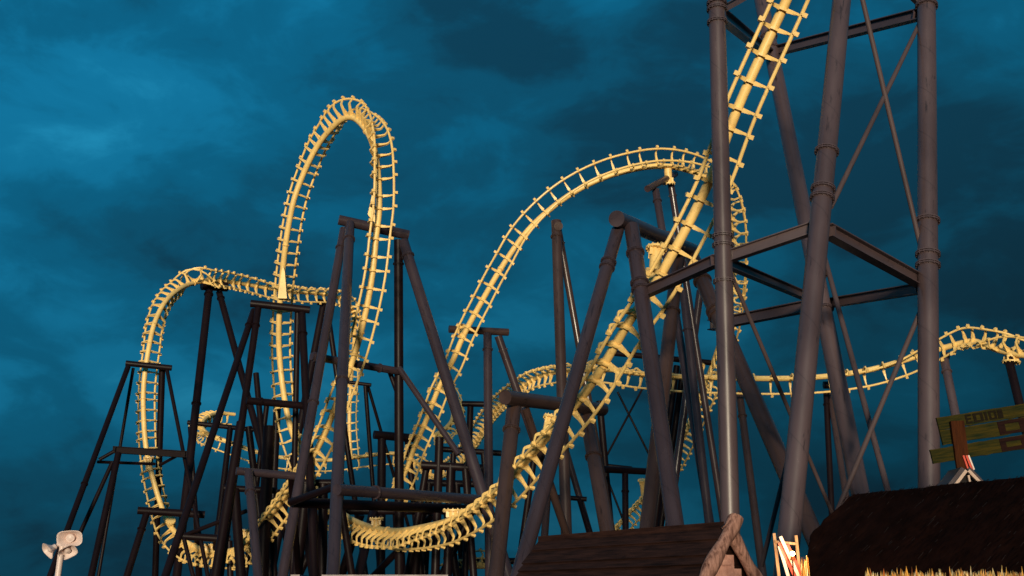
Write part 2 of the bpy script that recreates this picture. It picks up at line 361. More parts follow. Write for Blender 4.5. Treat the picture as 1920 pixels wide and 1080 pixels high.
T3 = [(440,777,104,(0,.6,.8),.8),(415,775,103,(-.2,.5,.8),.7),(394,779,101,(-.4,.3,.8),.62),(380,792,99,(-.6,0,.8),.6),(384,809,97,(-.4,-.4,.8),.62),(409,821,96,(-.1,-.62,.76),.75),(436,831,96,(0,-.66,.75),.9),(479,846,96,(0,-.66,.75),1.0),
 (523,857,96,(0,-.66,.75),1.0),(598,863,96,(0,-.66,.75),1.0),(649,860,96,(0,-.66,.75),1.0),(700,853,95,(0,-.66,.75),1.0),(740,850,95,(0,-.66,.75),.9),(780,868,97,(0,-.4,.8),.8),(805,890,98,(0,.2,.9),.75),(835,890,96,(-.1,.7,.6),.72),(861,872,93,(-.3,.7,.5),.7),
 (884,842,90,(-.5,.55,.5),.68),(902,812,87,(-.6,.45,.5),.68),(924,776,84,(-.6,.2,.6),.68),(950,747,81,(-.5,-.1,.75),.7),(980,725,78,(-.35,-.35,.85),.74),(1016,704,75,(-.2,-.5,.85),.8),(1072,694,72,(-.05,-.6,.8),.9),
 (1144,693,69,(0,-.66,.75),.95),(1202,701,67.5,(0,-.66,.75),.98),(1267,706,66,(0,-.66,.75),1.05),(1337,708,65,(0,-.66,.75),1.1),(1440,710,65,(0,-.66,.75),1.1),(1535,707,65,(0,-.66,.75),1.1),(1624,695,65,(-.05,-.66,.75),1.05),
 (1694,676,64.5,(-.1,-.6,.78),1.0),(1755,656,63.5,(-.1,-.4,.87),.8),(1790,647,62.8,(-.05,-.1,.98),.66),(1826,638,62,(0,.3,.93),.6),(1860,653,61,(0,.7,.7),.55),(1893,662,60,(0,.95,.25),.6),(1935,668,59,(0,.98,.1),.65),(1990,672,58,(0,1,0),.7)]
tr3, b3 = make_track(T3, 'low yellow track winding across the back to the twisted crest above the sign', dull=False)
bracket(tr3, b3, 1896,680,60,1896,664,60,20); bracket(tr3, b3, 1316,686,65.5,1317,706,65,7)
T4 = [(818,722,100,(.6,.6,0),.7),(836,738,99,(.5,.8,0),.65),(848,762,98,(.2,1,0),.62),(848,786,97,(-.2,1,0),.62),(834,804,96,(-.5,.8,0),.62),(815,815,95,(-.6,.6,0),.65)]
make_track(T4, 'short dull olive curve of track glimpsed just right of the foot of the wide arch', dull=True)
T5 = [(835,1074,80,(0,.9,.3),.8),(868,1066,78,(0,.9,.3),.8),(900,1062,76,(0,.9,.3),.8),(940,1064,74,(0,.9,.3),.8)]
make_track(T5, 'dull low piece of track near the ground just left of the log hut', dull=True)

# ------------------------------------------------------------------ supports
FLS = {m.name: flange_mesh(m, 'flange') for m in (TOW, MID, DRK, BRN)}
def to_ground(A, B):
    d = B-A
    if d.z > -0.05: return B
    return A+d*(A.z/(-d.z))
def support(name, label, cat, group, pieces, mat):
    """pieces: (kind, x0,y0,Y0, x1,y1,Y1, width_px_at_start, [flange y pixels], options)"""
    res = []
    for pc in pieces:
        kind, x0, y0, Y0, x1, y1, Y1, w = pc[:8]; A, B = P(x0, y0, Y0), P(x1, y1, Y1); r = w*mpp(A)/2
        m = pc[9] if len(pc) > 9 else mat
        full = B
        if kind == 'leg': full = to_ground(A, B)
        res.append((kind, A, B, full, r, pc[8] if len(pc) > 8 else (), m, y0, y1))
    zs = [q[3] for q in res]; c = sum(zs, Vector())/len(zs)
    root = thing(name, label, cat, Vector((c.x, c.y, 0)), group); base = Vector((c.x, c.y, 0))
    for kind, A, B, full, r, fl, m, y0, y1 in res:
        if kind == 'girder':
            d = full-A; h = d.length; bm = bmesh.new(); w = r*2
            box_bm(bm, (0, 0, h/2), (w*0.86, w*0.10, h)); 
            for s in (-1, 1): box_bm(bm, (s*w*0.47, 0, h/2), (w*0.09, w*0.86, h))
            for s in (0.03, 0.97): box_bm(bm, (0, 0, h*s), (w*0.85, w*0.8, 0.04))
            z = d.normalized(); x = (Vector((0, 0, 1))-z*z.z).normalized(); y = z.cross(x)
            M = Matrix((x, y, z)).transposed().to_4x4(); M.translation = A-base
            o = mobj('girder', bm_mesh(bm, 'girder', False), root, m, M)
        else:
            nm = {'leg': 'leg', 'post': 'leg', 'beam': 'crossbeam', 'brace': 'brace', 'rod': 'brace_rod'}[kind]
            o = tube_obj(nm, A, full, r, ROD if (kind == 'rod' and m is TOW) else m, root, 28 if r > .2 else 16)
            if kind == 'beam':
                pass
        for t in fl:          # t: fraction of the way A->B where a bolted flange or collar sits
            big = 1.0
            if t > 10: t = (t-y0)/(y1-y0)
            d = (B-A).length*t
            mobj('flange', FLS[m.name], o, None, Matrix.Translation((0, 0, d)) @ Matrix.Scale(r, 4))
    return root

# grey lattice tower at right
tw = [('leg',1343,-30,32,1369,975,31.5,31,(12,24,52,478,495,562)),
      ('leg',1580,-20,32,1480,1000,28.5,34,(338,413,431)),
      ('leg',1737,-30,36,1742,912,33,33,(8,20,462,524,544)),
      ('leg',1423,-20,44,1612,920,37,26,(95,125,568,582,640)),
      ('girder',1348,24,32,1446,104,43,23),('girder',1452,96,43,1728,26,36,17),('girder',1735,12,36,1690,-30,36,15),('girder',1350,20,32,1425,-22,33.5,13),
      ('girder',1352,486,31.8,1535,424,30.6,21),('girder',1552,432,30.6,1735,533,34.6,25),('girder',1356,490,31.8,1536,566,40.2,18),('girder',1545,570,40,1730,540,34.6,17),
      ('girder',1344,488,31.8,1208,549,35,21),
      ('girder',1332,610,45,1530,571,40.3,19),
      ('rod',1724,44,36,1558,388,30.7,8),('rod',1615,-10,33,1735,500,34.5,9),('rod',1545,478,40.1,1666,925,33,9),('rod',1737,556,34.2,1570,958,33,9),
      ('rod',1370,512,31.9,1563,968,37,8),('rod',1512,720,30,1428,1062,31.5,9)]
support('lattice_tower', 'tall mauve grey tower of four thick tubes, girders and crossed rods at right', 'tower', None, tw, TOW)
GA = 'portal supports holding the track'
sup = [
 ('dark grey portal with a fat round ended top beam, left of the tower', MID, [
   ('beam',1156,410,35.5,1300,470,44,31,(0.62,)),('leg',1184,425,36,1268,1000,31.5,28,(484,549,563)),('leg',1158,432,36,988,1024,31.5,24,(503,515)),
   ('leg',1272,480,43,1212,1000,39.5,25,(596,),BRN),('leg',1294,474,43.6,1522,995,36,28,(540,606,616),BRN)]),
 ('slim dark A shaped bent holding the top of the wide arch', MID, [
   ('beam',1214,354,59,1266,326,62,13),('leg',1229,356,60,1332,985,56,14,(380,),MID),('leg',1256,333,61.5,1345,905,64,13,(368,)),
   ('leg',1313,545,64,1262,925,64,14),('leg',1281,545,57,1306,770,56,15,(621,))]),
 ('twin column bent, one leg upright and one leaning, under the arch left shoulder', BRN, [
   ('beam',1042,420,63,1047,424,60,16),('leg',1043,415,60.5,1062,1000,58,19,(447,)),('leg',1046,425,62.8,1146,990,64,13,(458,))]),
 ('short heavy brown portal with a round ended beam above the lower plunging track', BRN, [
   ('beam',947,745,45,1130,768,52,28),('leg',964,758,46,930,1080,43,27,(810,)),('leg',1098,775,51,1138,996,48,25,(860,)),('leg',985,765,46.5,1062,1000,49,15)]),
 ('small tee headed bent behind the rising side of the arch', BRN, [
   ('beam',842,617,66,953,623,67,14),('leg',914,626,66.5,918,1080,64,16,(658,),MID),('leg',934,630,66.8,1050,965,69,15,(657,),MID)]),
 ('tall four legged dark grey portal crossing the bright right side of the loop', MID, [
   ('beam',635,412,57.5,766,441,58.5,19),('leg',656,420,57.5,624,1080,44,18,(460,770)),('leg',645,430,57.7,530,1080,50,16,(473,790)),
   ('leg',747,450,58.5,749,1080,60,17,(497,705),DRK),('leg',756,452,58.5,918,968,55.5,20,(483,),MID),
   ('beam',584,668,55.5,746,696,58.8,15,(0.03,0.78)),('brace',748,690,58.5,860,852,57.5,11),
   ('beam',632,918,46,908,938,54.5,22,(0.23,)),('beam',548,942,51,904,956,57,19,(),DRK),('brace',545,942,50.5,640,908,47,14,(),DRK),
   ('brace',728,690,59.3,748,745,59.3,9,(),DRK)]),
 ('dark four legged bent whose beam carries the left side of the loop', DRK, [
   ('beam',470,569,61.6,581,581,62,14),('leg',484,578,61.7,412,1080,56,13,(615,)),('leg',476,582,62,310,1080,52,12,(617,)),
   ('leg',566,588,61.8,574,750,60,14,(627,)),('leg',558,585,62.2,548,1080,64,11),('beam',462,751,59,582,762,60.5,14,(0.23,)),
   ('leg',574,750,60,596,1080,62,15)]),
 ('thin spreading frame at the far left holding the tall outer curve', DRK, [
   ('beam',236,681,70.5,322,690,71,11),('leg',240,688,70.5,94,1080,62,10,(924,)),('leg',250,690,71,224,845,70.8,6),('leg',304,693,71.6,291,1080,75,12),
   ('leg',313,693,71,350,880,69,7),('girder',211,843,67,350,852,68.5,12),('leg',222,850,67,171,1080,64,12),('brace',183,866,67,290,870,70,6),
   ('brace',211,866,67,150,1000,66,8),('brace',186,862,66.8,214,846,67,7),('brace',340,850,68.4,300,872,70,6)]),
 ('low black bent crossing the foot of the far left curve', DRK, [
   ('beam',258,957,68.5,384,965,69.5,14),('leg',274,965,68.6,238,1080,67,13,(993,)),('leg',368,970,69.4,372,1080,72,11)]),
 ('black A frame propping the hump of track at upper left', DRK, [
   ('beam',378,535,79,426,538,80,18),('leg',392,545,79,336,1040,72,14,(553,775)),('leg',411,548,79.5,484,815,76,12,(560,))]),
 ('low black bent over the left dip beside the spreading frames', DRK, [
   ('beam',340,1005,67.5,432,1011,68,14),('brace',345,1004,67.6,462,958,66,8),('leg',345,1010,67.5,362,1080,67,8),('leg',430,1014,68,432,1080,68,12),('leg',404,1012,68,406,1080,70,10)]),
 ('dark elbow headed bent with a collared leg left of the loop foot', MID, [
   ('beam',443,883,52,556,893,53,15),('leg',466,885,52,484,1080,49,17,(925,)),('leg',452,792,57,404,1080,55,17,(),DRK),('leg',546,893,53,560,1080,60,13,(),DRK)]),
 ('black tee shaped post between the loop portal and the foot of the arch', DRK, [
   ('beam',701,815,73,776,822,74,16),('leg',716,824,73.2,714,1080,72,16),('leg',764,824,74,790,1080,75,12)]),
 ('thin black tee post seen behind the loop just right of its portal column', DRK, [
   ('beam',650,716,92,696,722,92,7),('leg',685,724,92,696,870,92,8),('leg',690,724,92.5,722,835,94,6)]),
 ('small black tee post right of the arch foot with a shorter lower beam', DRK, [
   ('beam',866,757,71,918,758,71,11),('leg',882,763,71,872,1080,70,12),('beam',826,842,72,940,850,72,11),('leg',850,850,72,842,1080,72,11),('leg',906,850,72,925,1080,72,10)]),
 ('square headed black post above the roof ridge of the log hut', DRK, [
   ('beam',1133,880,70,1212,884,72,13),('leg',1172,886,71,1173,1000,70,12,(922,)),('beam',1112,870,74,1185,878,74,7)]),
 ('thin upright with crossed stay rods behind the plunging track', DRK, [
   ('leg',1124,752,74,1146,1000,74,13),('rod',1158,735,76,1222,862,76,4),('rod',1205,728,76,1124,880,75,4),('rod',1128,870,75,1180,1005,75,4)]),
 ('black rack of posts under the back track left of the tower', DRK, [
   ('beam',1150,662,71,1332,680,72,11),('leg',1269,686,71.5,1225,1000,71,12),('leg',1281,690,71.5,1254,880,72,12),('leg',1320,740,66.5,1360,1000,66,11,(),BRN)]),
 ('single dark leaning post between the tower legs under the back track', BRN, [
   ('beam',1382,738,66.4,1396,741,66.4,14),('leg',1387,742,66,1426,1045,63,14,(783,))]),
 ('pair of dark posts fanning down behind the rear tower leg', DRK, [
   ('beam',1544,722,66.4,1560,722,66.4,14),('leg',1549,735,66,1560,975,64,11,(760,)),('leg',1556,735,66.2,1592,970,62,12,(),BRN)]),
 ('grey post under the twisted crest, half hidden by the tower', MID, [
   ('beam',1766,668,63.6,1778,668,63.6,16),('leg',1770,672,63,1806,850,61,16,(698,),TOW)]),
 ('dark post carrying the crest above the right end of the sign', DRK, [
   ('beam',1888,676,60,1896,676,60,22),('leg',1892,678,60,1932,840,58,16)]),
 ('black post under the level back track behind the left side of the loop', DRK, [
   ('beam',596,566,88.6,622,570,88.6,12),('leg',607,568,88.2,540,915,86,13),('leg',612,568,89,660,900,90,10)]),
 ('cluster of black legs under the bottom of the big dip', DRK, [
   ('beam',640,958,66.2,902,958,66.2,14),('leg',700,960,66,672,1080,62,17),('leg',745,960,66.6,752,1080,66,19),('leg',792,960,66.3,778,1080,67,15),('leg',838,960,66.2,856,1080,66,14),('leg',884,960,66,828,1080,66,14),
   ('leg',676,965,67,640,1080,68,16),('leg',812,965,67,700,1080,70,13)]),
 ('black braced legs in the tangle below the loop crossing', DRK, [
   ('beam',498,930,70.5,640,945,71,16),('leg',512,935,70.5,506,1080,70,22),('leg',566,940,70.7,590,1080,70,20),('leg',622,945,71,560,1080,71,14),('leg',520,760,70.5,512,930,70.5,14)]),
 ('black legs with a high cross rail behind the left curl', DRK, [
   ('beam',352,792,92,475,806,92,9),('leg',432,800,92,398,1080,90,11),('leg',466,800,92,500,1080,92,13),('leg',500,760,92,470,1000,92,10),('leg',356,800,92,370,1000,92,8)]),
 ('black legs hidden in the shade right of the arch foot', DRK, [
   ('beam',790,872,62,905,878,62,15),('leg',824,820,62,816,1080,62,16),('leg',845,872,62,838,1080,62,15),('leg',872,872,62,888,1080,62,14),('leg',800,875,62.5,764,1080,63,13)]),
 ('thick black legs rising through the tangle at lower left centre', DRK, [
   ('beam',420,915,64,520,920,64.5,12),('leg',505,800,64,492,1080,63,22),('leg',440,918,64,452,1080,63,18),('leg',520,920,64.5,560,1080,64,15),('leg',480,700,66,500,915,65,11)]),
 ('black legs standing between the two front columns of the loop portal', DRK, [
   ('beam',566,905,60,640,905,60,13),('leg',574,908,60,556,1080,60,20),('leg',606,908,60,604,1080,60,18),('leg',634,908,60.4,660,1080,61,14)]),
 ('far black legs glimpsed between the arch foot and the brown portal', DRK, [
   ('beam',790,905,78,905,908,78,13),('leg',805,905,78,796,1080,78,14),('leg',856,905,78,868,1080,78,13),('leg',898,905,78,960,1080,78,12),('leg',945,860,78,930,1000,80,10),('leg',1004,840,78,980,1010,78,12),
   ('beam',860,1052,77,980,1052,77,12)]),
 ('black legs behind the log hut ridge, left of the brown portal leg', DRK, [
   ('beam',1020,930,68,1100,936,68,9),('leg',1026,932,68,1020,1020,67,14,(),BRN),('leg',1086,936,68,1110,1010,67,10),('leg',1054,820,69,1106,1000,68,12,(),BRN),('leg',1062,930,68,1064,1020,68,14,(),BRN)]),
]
for lab, m, pcs in sup: support('track_support', lab, 'track support', GA, pcs, m)

# ------------------------------------------------------------------ log hut
def local_frame(o, xdir):
    x = Vector(xdir).normalized(); z = Vector((0, 0, 1)); y = z.cross(x)
    M = Matrix((x, y, z)).transposed().to_4x4(); M.translation = o; return M
GA_ = P(1365, 985, 24); far = P(1012, 1012, 24*144/117.)
far.z = GA_.z; dx = (far-GA_); dx.z = 0; LEN = dx.length
MH = local_frame(Vector((GA_.x, GA_.y, 0)), dx)      # x: along the ridge away from the gable, +y: towards ... 
hz = GA_.z; side = 1 if (MH.to_3x3() @ Vector((0, 1, 0))).y < 0 else -1     # side facing the camera
hut = thing('log_hut', 'low log hut with dark boarded roof and crossed bare logs at its pale gable', 'hut', (GA_.x, GA_.y, 0))
def hut_mesh(name, build, mat, smooth=False, parent=hut, ang=40):
    bm = bmesh.new(); build(bm)
    return mobj(name, bm_mesh(bm, name, smooth, ang), parent, mat, Matrix.Translation(-Vector((GA_.x, GA_.y, 0))) @ MH)
HW, HD = 1.75, 2.35      # half width and rise of the roof
def roof_side(s):
    def f(bm):
        n = 9; sl_ = math.hypot(HW, HD); cuts = [0]+[(k+random.uniform(-.22, .22))/n for k in range(1, n)]+[1]
        for k in range(n):
            a, b = cuts[k], cuts[k+1]+0.03
            jig = random.uniform(-.05, .05)
            y0, z0, y1, z1 = s*HW*a, hz-HD*a, s*HW*b, hz-HD*b
            nrm = Vector((0, s*HD, HW)).normalized(); off = random.uniform(.06, .11)
            q = [Vector((0.02, y0, z0))+nrm*0.02, Vector((LEN+jig, y0, z0))+nrm*0.02, Vector((LEN+jig, y1, z1))+nrm*off, Vector((0.02, y1, z1))+nrm*off]
            a_ = [bm.verts.new(v) for v in q]; b__ = [bm.verts.new(v-nrm*0.04) for v in q]
            bm.faces.new(a_); bm.faces.new(b__[::-1])
            for i in range(4): bm.faces.new((a_[i], a_[(i+1) % 4], b__[(i+1) % 4], b__[i]))
    return f
for s in (-1, 1): hut_mesh('roof', roof_side(s), PLANK)
def logf(s, ext, r):
    def f(bm):
        A = Vector((-0.12 if s == side else -0.02, -s*0.10, hz+ext)); B = Vector((-0.12 if s == side else -0.02, s*HW*1.08, hz-HD*1.08))
        d = B-A; n = 14; m = 16; M = Matrix.Translation(A) @ frame_z(d); rings = []
        for j in range(m+1):
            t = j/m; rr = r*(0.92+0.12*math.sin(j*1.3+s)+0.10*t)
            rings.append([bm.verts.new(M @ Vector((rr*(1+random.uniform(-.05, .05))*math.cos(2*math.pi*k/n), rr*(1+random.uniform(-.05, .05))*math.sin(2*math.pi*k/n)+0.02*math.sin(j*.9), d.length*t+(0.04*math.cos(2*math.pi*k/n) if j == 0 else 0)))) for k in range(n)])
        for a, b in zip(rings, rings[1:]):
            for k in range(n): bm.faces.new((a[k], a[(k+1) % n], b[(k+1) % n], b[k]))
        bm.faces.new(rings[0][::-1]); bm.faces.new(rings[-1])
    return f
o = hut_mesh('verge_log', logf(side, 0.13, 0.155), LOG, True, hut, 70)
o = hut_mesh('verge_log', logf(-side, 0.02, 0.135), LOG, True, hut, 70)
def gable(bm):
    for y in [i*0.2-1.6 for i in range(17)]:
        z1 = hz-abs(y)*HD/HW-0.30
        if z1 > 0.2: box_bm(bm, (0.20+random.uniform(0, .012), y, z1/2), (0.03, 0.192, z1))
hut_mesh('gable_wall', gable, GABLE)
hut_mesh('gable_collar_board', lambda bm: box_bm(bm, (0.14, side*.1, hz-0.72), (0.05, 0.52, 0.10)), GABLE)
def walls(bm):
    for k in range(6):
        z = 0.12+k*0.18
        if z > hz-HD+0.1: break
        for s in (-1, 1): cyl_bm(bm, 0.09, 0.09, 0, LEN-0.3, 12, True, Matrix.Translation((0.4, s*(HW-0.35), z)) @ frame_z(Vector((1, 0, 0))))
hut_mesh('log_wall', walls, LOG, True)
hut_mesh('ridge_board', lambda bm: (box_bm(bm, (LEN/2, side*0.07, hz-0.02), (LEN-.1, 0.03, 0.19), None)), PLANK)

# ------------------------------------------------------------------ thatched hut
TA, TB = P(1602, 928, 22.0), P(1920, 893, 22.0*201/236.)
TB.z = TA.z; td = TB-TA; td.z = 0; TB = TA+td*1.9; TL = (TB-TA).length
MT = local_frame(Vector((TA.x, TA.y, 0)), td); tz = TA.z
fs = -1 if (MT.to_3x3() @ Vector((0, 1, 0))).y > 0 else 1
thut = thing('thatched_hut', 'long hut with an old black thatched roof and rounded hipped left end', 'hut', (TA.x, TA.y, 0))
WID, DROP = 3.3, 2.9
def tpt(u, vv):      # u along the ridge (negative: hip end), vv down the slope 0..1, both sides via sign
    return None
def thatch(bm):
    nu, nv = 90, 26; grid = {}
    # perimeter parameter: front slope, rounded hip end, back slope
    path = []
    for i in range(50): path.append(('f', TL*(1-i/50.)))
    for i in range(21): path.append(('h', math.pi*i/20))
    for i in range(1, 30): path.append(('b', TL*i/29.))
    for i, (k, p) in enumerate(path):
        for j in range(nv+1):
            vv = j/nv; xe = max(0, (vv-.33)*2.6); sag = 0.16*math.sin(vv*math.pi)
            if k == 'f': q = Vector((xe+p*(1-xe/TL), fs*WID*vv, tz-DROP*vv+sag))
            elif k == 'b': q = Vector((xe+p*(1-xe/TL), -fs*WID*vv, tz-DROP*vv+sag))
            else: q = Vector((xe-WID*0.2*vv*math.sin(p), fs*WID*vv*math.cos(p), tz-DROP*vv+sag*1.6))
            if j == 0: q.z -= 0.0
            nz = 0.015*math.sin(p*3.3+vv*5)+random.uniform(-.022, .022)
            q.z += nz*(0.5 if j == 0 else 1); q.y += random.uniform(-.03, .03)
            grid[i, j] = bm.verts.new(q)
    for i in range(len(path)-1):
        for j in range(nv):
            bm.faces.new((grid[i, j], grid[i+1, j], grid[i+1, j+1], grid[i, j+1]))
def tmesh(name, build, mat, smooth=False, parent=thut):
    bm = bmesh.new(); build(bm); bm.transform(Matrix.Translation(-Vector((TA.x, TA.y, 0))) @ MT)
    me = bpy.data.meshes.new(name); bm.to_mesh(me); bm.free()
    for p in me.polygons: p.use_smooth = smooth
    return mobj(name, me, parent, mat)
roof = tmesh('thatch_roof', thatch, THATCH, True)
def straws(num, l0, l1, w):
    def f(bm):
        for _ in range(num):
            if random.random() < 0.12: x = random.uniform(-.1, TL*.75); vv = random.uniform(0.005, .05)
            else: vv = random.random(); x = random.uniform(max(0, (vv-.33)*2.6), TL*.75)
            q = Vector((x, fs*WID*vv, tz-DROP*vv+0.16*math.sin(vv*math.pi)+0.04))
            dn = Vector((random.uniform(-.35, .35), fs*WID, -DROP)).normalized(); up = Vector((0, fs*DROP, WID)).normalized()
            l = random.uniform(l0, l1); e = q+dn*l+up*l*random.uniform(.03, .22); s = Vector((w, 0, 0))
            bm.faces.new([bm.verts.new(q-s), bm.verts.new(q+s), bm.verts.new(e+s*.4), bm.verts.new(e-s*.4)])
    return f
a_ = tmesh('loose_straw', straws(2600, .08, .22, .008), THATCH); a_['kind'] = 'stuff'
a_ = tmesh('loose_straw', straws(170, .07, .2, .006), STRAW); a_['kind'] = 'stuff'
def twall(bm):
    box_bm(bm, (TL/2+.3, fs*(WID-.5), (tz-DROP+.2)/2), (TL-.6, .15, tz-DROP+.2)); box_bm(bm, (TL/2+.3, -fs*(WID-.5), (tz-DROP+.2)/2), (TL-.6, .15, tz-DROP+.2))
    box_bm(bm, (-.1, 0, (tz-DROP+.2)/2), (.15, 2*WID-1.3, tz-DROP+.2))
tmesh('wall', twall, PLANK)

# ------------------------------------------------------------------ small gabled roof peeping over the thatch
ga = P(1813, 880, 21.3); s_ = mpp(ga)
gh = thing('small_gabled_hut', 'tiny steep gable with cream bargeboards peeping over the thatched ridge', 'hut', (ga.x, ga.y, 0)); gb = Vector((ga.x, ga.y, 0))
def strip(bm, A, B, w, th):
    d = B-A; z = d.normalized(); y = Vector((0, 1, 0)); x = y.cross(z).normalized(); M = Matrix((x, y, z)).transposed().to_4x4(); M.translation = A
    box_bm(bm, (0, 0, d.length/2), (w, th, d.length), M)
zt = ga.z
for s in (-1, 1):
    bm = bmesh.new(); e = Vector((s*0.62, 0, zt-0.72)); strip(bm, Vector((s*0.02, 0, zt-.02)), e, 0.055, 0.06); mobj('bargeboard', bm_mesh(bm, 'bargeboard', False), gh, CREAM)
    bm = bmesh.new(); q = [Vector((0, 0.04, zt)), Vector((s*.66, .04, zt-.76)), Vector((s*.66, 0.7, zt-.76)), Vector((0, 0.7, zt))]
    up_ = Vector((s*.1, 0, .06)); a1 = [bm.verts.new(v+up_*.2) for v in q]; a2 = [bm.verts.new(v+up_*.8) for v in q]
    bm.faces.new(a1); bm.faces.new(a2)
    for i in range(4): bm.faces.new((a1[i], a1[(i+1) % 4], a2[(i+1) % 4], a2[i]))
    mobj('roof', bm_mesh(bm, 'roof', False), gh, MID)
bm = bmesh.new(); v3 = [bm.verts.new(v) for v in ((-.6, .12, zt-.74), (.6, .12, zt-.74), (0, .12, zt-.06))]; bm.faces.new(v3)
r_ = bmesh.ops.extrude_face_region(bm, geom=bm.faces[:]); bmesh.ops.translate(bm, vec=(0, .05, 0), verts=[v for v in r_['geom'] if isinstance(v, bmesh.types.BMVert)])
mobj('gable_panel', bm_mesh(bm, 'gable_panel', False), gh, BLACK)
bm = bmesh.new(); strip(bm, Vector((.03, .05, zt-.1)), Vector((.10, .05, zt-.74)), .035, .05); mobj('king_post', bm_mesh(bm, 'king_post', False), gh, CREAM)
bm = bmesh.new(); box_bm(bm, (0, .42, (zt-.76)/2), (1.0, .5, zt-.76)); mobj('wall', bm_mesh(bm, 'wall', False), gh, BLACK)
bm = bmesh.new(); strip(bm, Vector((.12, .1, zt+.0)), Vector((.045, .1, zt+.26)), .035, .06); strip(bm, Vector((.055, .1, zt+.0)), Vector((-.01, .1, zt+.26)), .03, .06)
f_ = mobj('finial', bm_mesh(bm, 'finial', False), gh, RED)
bm = bmesh.new(); strip(bm, Vector((.155, .09, zt+.0)), Vector((.08, .09, zt+.26)), .025, .06); mobj('finial_stripe', bm_mesh(bm, 'finial_stripe', False), f_, WHITE)

# ------------------------------------------------------------------ plank sign
SO = P(1742, 845, 22.6); sg = thing('plank_sign', 'tilted mossy yellow plank sign with dark letters on a rust brown board', 'sign', (P(1800, 880, 22.6).x, 22.6, 0)); sb = Vector((P(1800, 880, 22.6).x, 22.6, 0))
mp_ = mpp(SO)
TILT = math.atan2(28, 175)
def sgn(x, y): return P(x, y, 22.6)-sb
def plank(x0, y0, h, length, name='plank', mat=SIGN, dy=0.0, th=0.06):
    A = sgn(x0, y0)+Vector((0, dy, 0)); M = Matrix.Translation(A) @ Matrix.Rotation(-TILT, 4, 'Y')
    bm = bmesh.new(); n = 26; top = []; L_ = length*mp_; H_ = h*mp_
    for i in range(n+1):
        x = L_*i/n; top.append((x, random.uniform(-.006, .006), -H_+random.uniform(-.01, .01)))
    f0 = [bm.verts.new((x, -th/2, a)) for x, a, b in top]; f1 = [bm.verts.new((x, -th/2, b)) for x, a, b in top]
    g0 = [bm.verts.new((x, th/2, a)) for x, a, b in top]; g1 = [bm.verts.new((x, th/2, b)) for x, a, b in top]
    for i in range(n):
        bm.faces.new((f0[i], f0[i+1], f1[i+1], f1[i])); bm.faces.new((g0[i], g1[i], g1[i+1], g0[i+1]))
        bm.faces.new((f0[i], g0[i], g0[i+1], f0[i+1])); bm.faces.new((f1[i], f1[i+1], g1[i+1], g1[i]))
    bm.faces.new((f0[0], f1[0], g1[0], g0[0])); bm.faces.new((f0[n], g0[n], g1[n], f1[n]))
    return mobj(name, bm_mesh(bm, name, False), sg, mat, M)
p1 = plank(1755, 784, 23, 260); p2 = plank(1761, 808, 27, 250); p3 = plank(1742, 844, 26, 270, dy=-.03)
def glyph(parent, strokes, x, y, w, h, mat, name):
    """strokes in a unit box on the face of a plank; x,y,w,h in photo pixels along the plank"""
    bm = bmesh.new(); k = mp_
    for (a, b, c, d) in strokes: box_bm(bm, ((x+(a+c)/2*w)*k, -.036-.004*random.random(), -(y+(b+d)/2*h)*k), ((c-a)*w*k, .012, (d-b)*h*k))
    mobj(name, bm_mesh(bm, name, False), parent, mat)
E_ = [(0, 0, .3, 1), (.3, 0, 1, .22), (.3, .4, .9, .6), (.3, .8, 1, 1)]; L__ = [(0, 0, .35, 1), (.35, .76, 1, 1)]
D_ = [(0, 0, .3, 1), (.3, 0, 1, .2), (.3, .8, 1, 1), (.72, .2, 1, .8)]; I_ = [(0, 0, 1, 1)]; N_ = [(0, 0, .3, 1), (.7, 0, 1, 1), (.3, .15, .5, .55), (.5, .45, .7, .85)]
glyph(p1, E_, 53, 3, 12, 17, LETT, 'letter'); glyph(p1, D_, 68, 3, 19, 17, LETT, 'letter'); glyph(p1, I_, 90, 3, 5, 17, LETT, 'letter'); glyph(p1, D_, 98, 3, 15, 17, LETT, 'letter'); glyph(p1, I_, 115, 3, 10, 17, LETT, 'letter')
B1 = [(0, 0, .25, 1), (.25, 0, 1, .25), (.78, .25, 1, 1), (.25, .8, 1, 1)]; B2 = [(0, 0, .22, 1), (.22, 0, 1, .3), (.80, .3, 1, 1), (.22, .72, 1, 1)]
glyph(p2, B1, 110, 1, 52, 25, REDL, 'letter'); glyph(p3, B2, 132, 1, 50, 24, REDL, 'letter')
bm = bmesh.new(); A = sgn(1790, 791)+Vector((0, -.11, 0)); B = sgn(1803, 886)+Vector((0, -.11, 0)); Bg = A+(B-A)*((A.z)/(A.z-B.z)); strip(bm, A, Bg, 25*mp_, .07)
mobj('post', bm_mesh(bm, 'post', False), sg, POST)
bm = bmesh.new(); strip(bm, Vector((1.9, .06, A.z+.2)), Vector((1.9, .06, 0)), .22, .1); mobj('post', bm_mesh(bm, 'post', False), sg, POST)

# ------------------------------------------------------------------ striped panel with the lit lamp
ly = 19.0; lo = P(1478, 1080, ly); lb = Vector((lo.x, lo.y, 0)); k_ = mpp(lo)
st = thing('striped_screen', 'red and cream striped wooden screen in a pale batten frame beside the lamp', 'screen', lb)
def q_(x, y, dy=0.0): return P(x, y, ly+dy*1.2)-lb
def down(A, B): return A+(B-A)*(A.z/(A.z-B.z))
def bar(name, x0, y0, x1, y1, w, mat, dy=0.0, toground=True, th=.05, parent=st):
    A, B = q_(x0, y0, dy), q_(x1, y1, dy); B = down(A, B) if toground else B
    bm = bmesh.new(); strip(bm, A, B, w*k_, th); return mobj(name, bm_mesh(bm, name, False), parent, mat)
bar('frame_post', 1451, 1000, 1460, 1080, 5.5, PALEW); bar('frame_post', 1492, 1004, 1500, 1080, 5, PALEW)
bar('frame_rail', 1453, 1016, 1494, 1020, 4.5, PALEW, -.04, False)
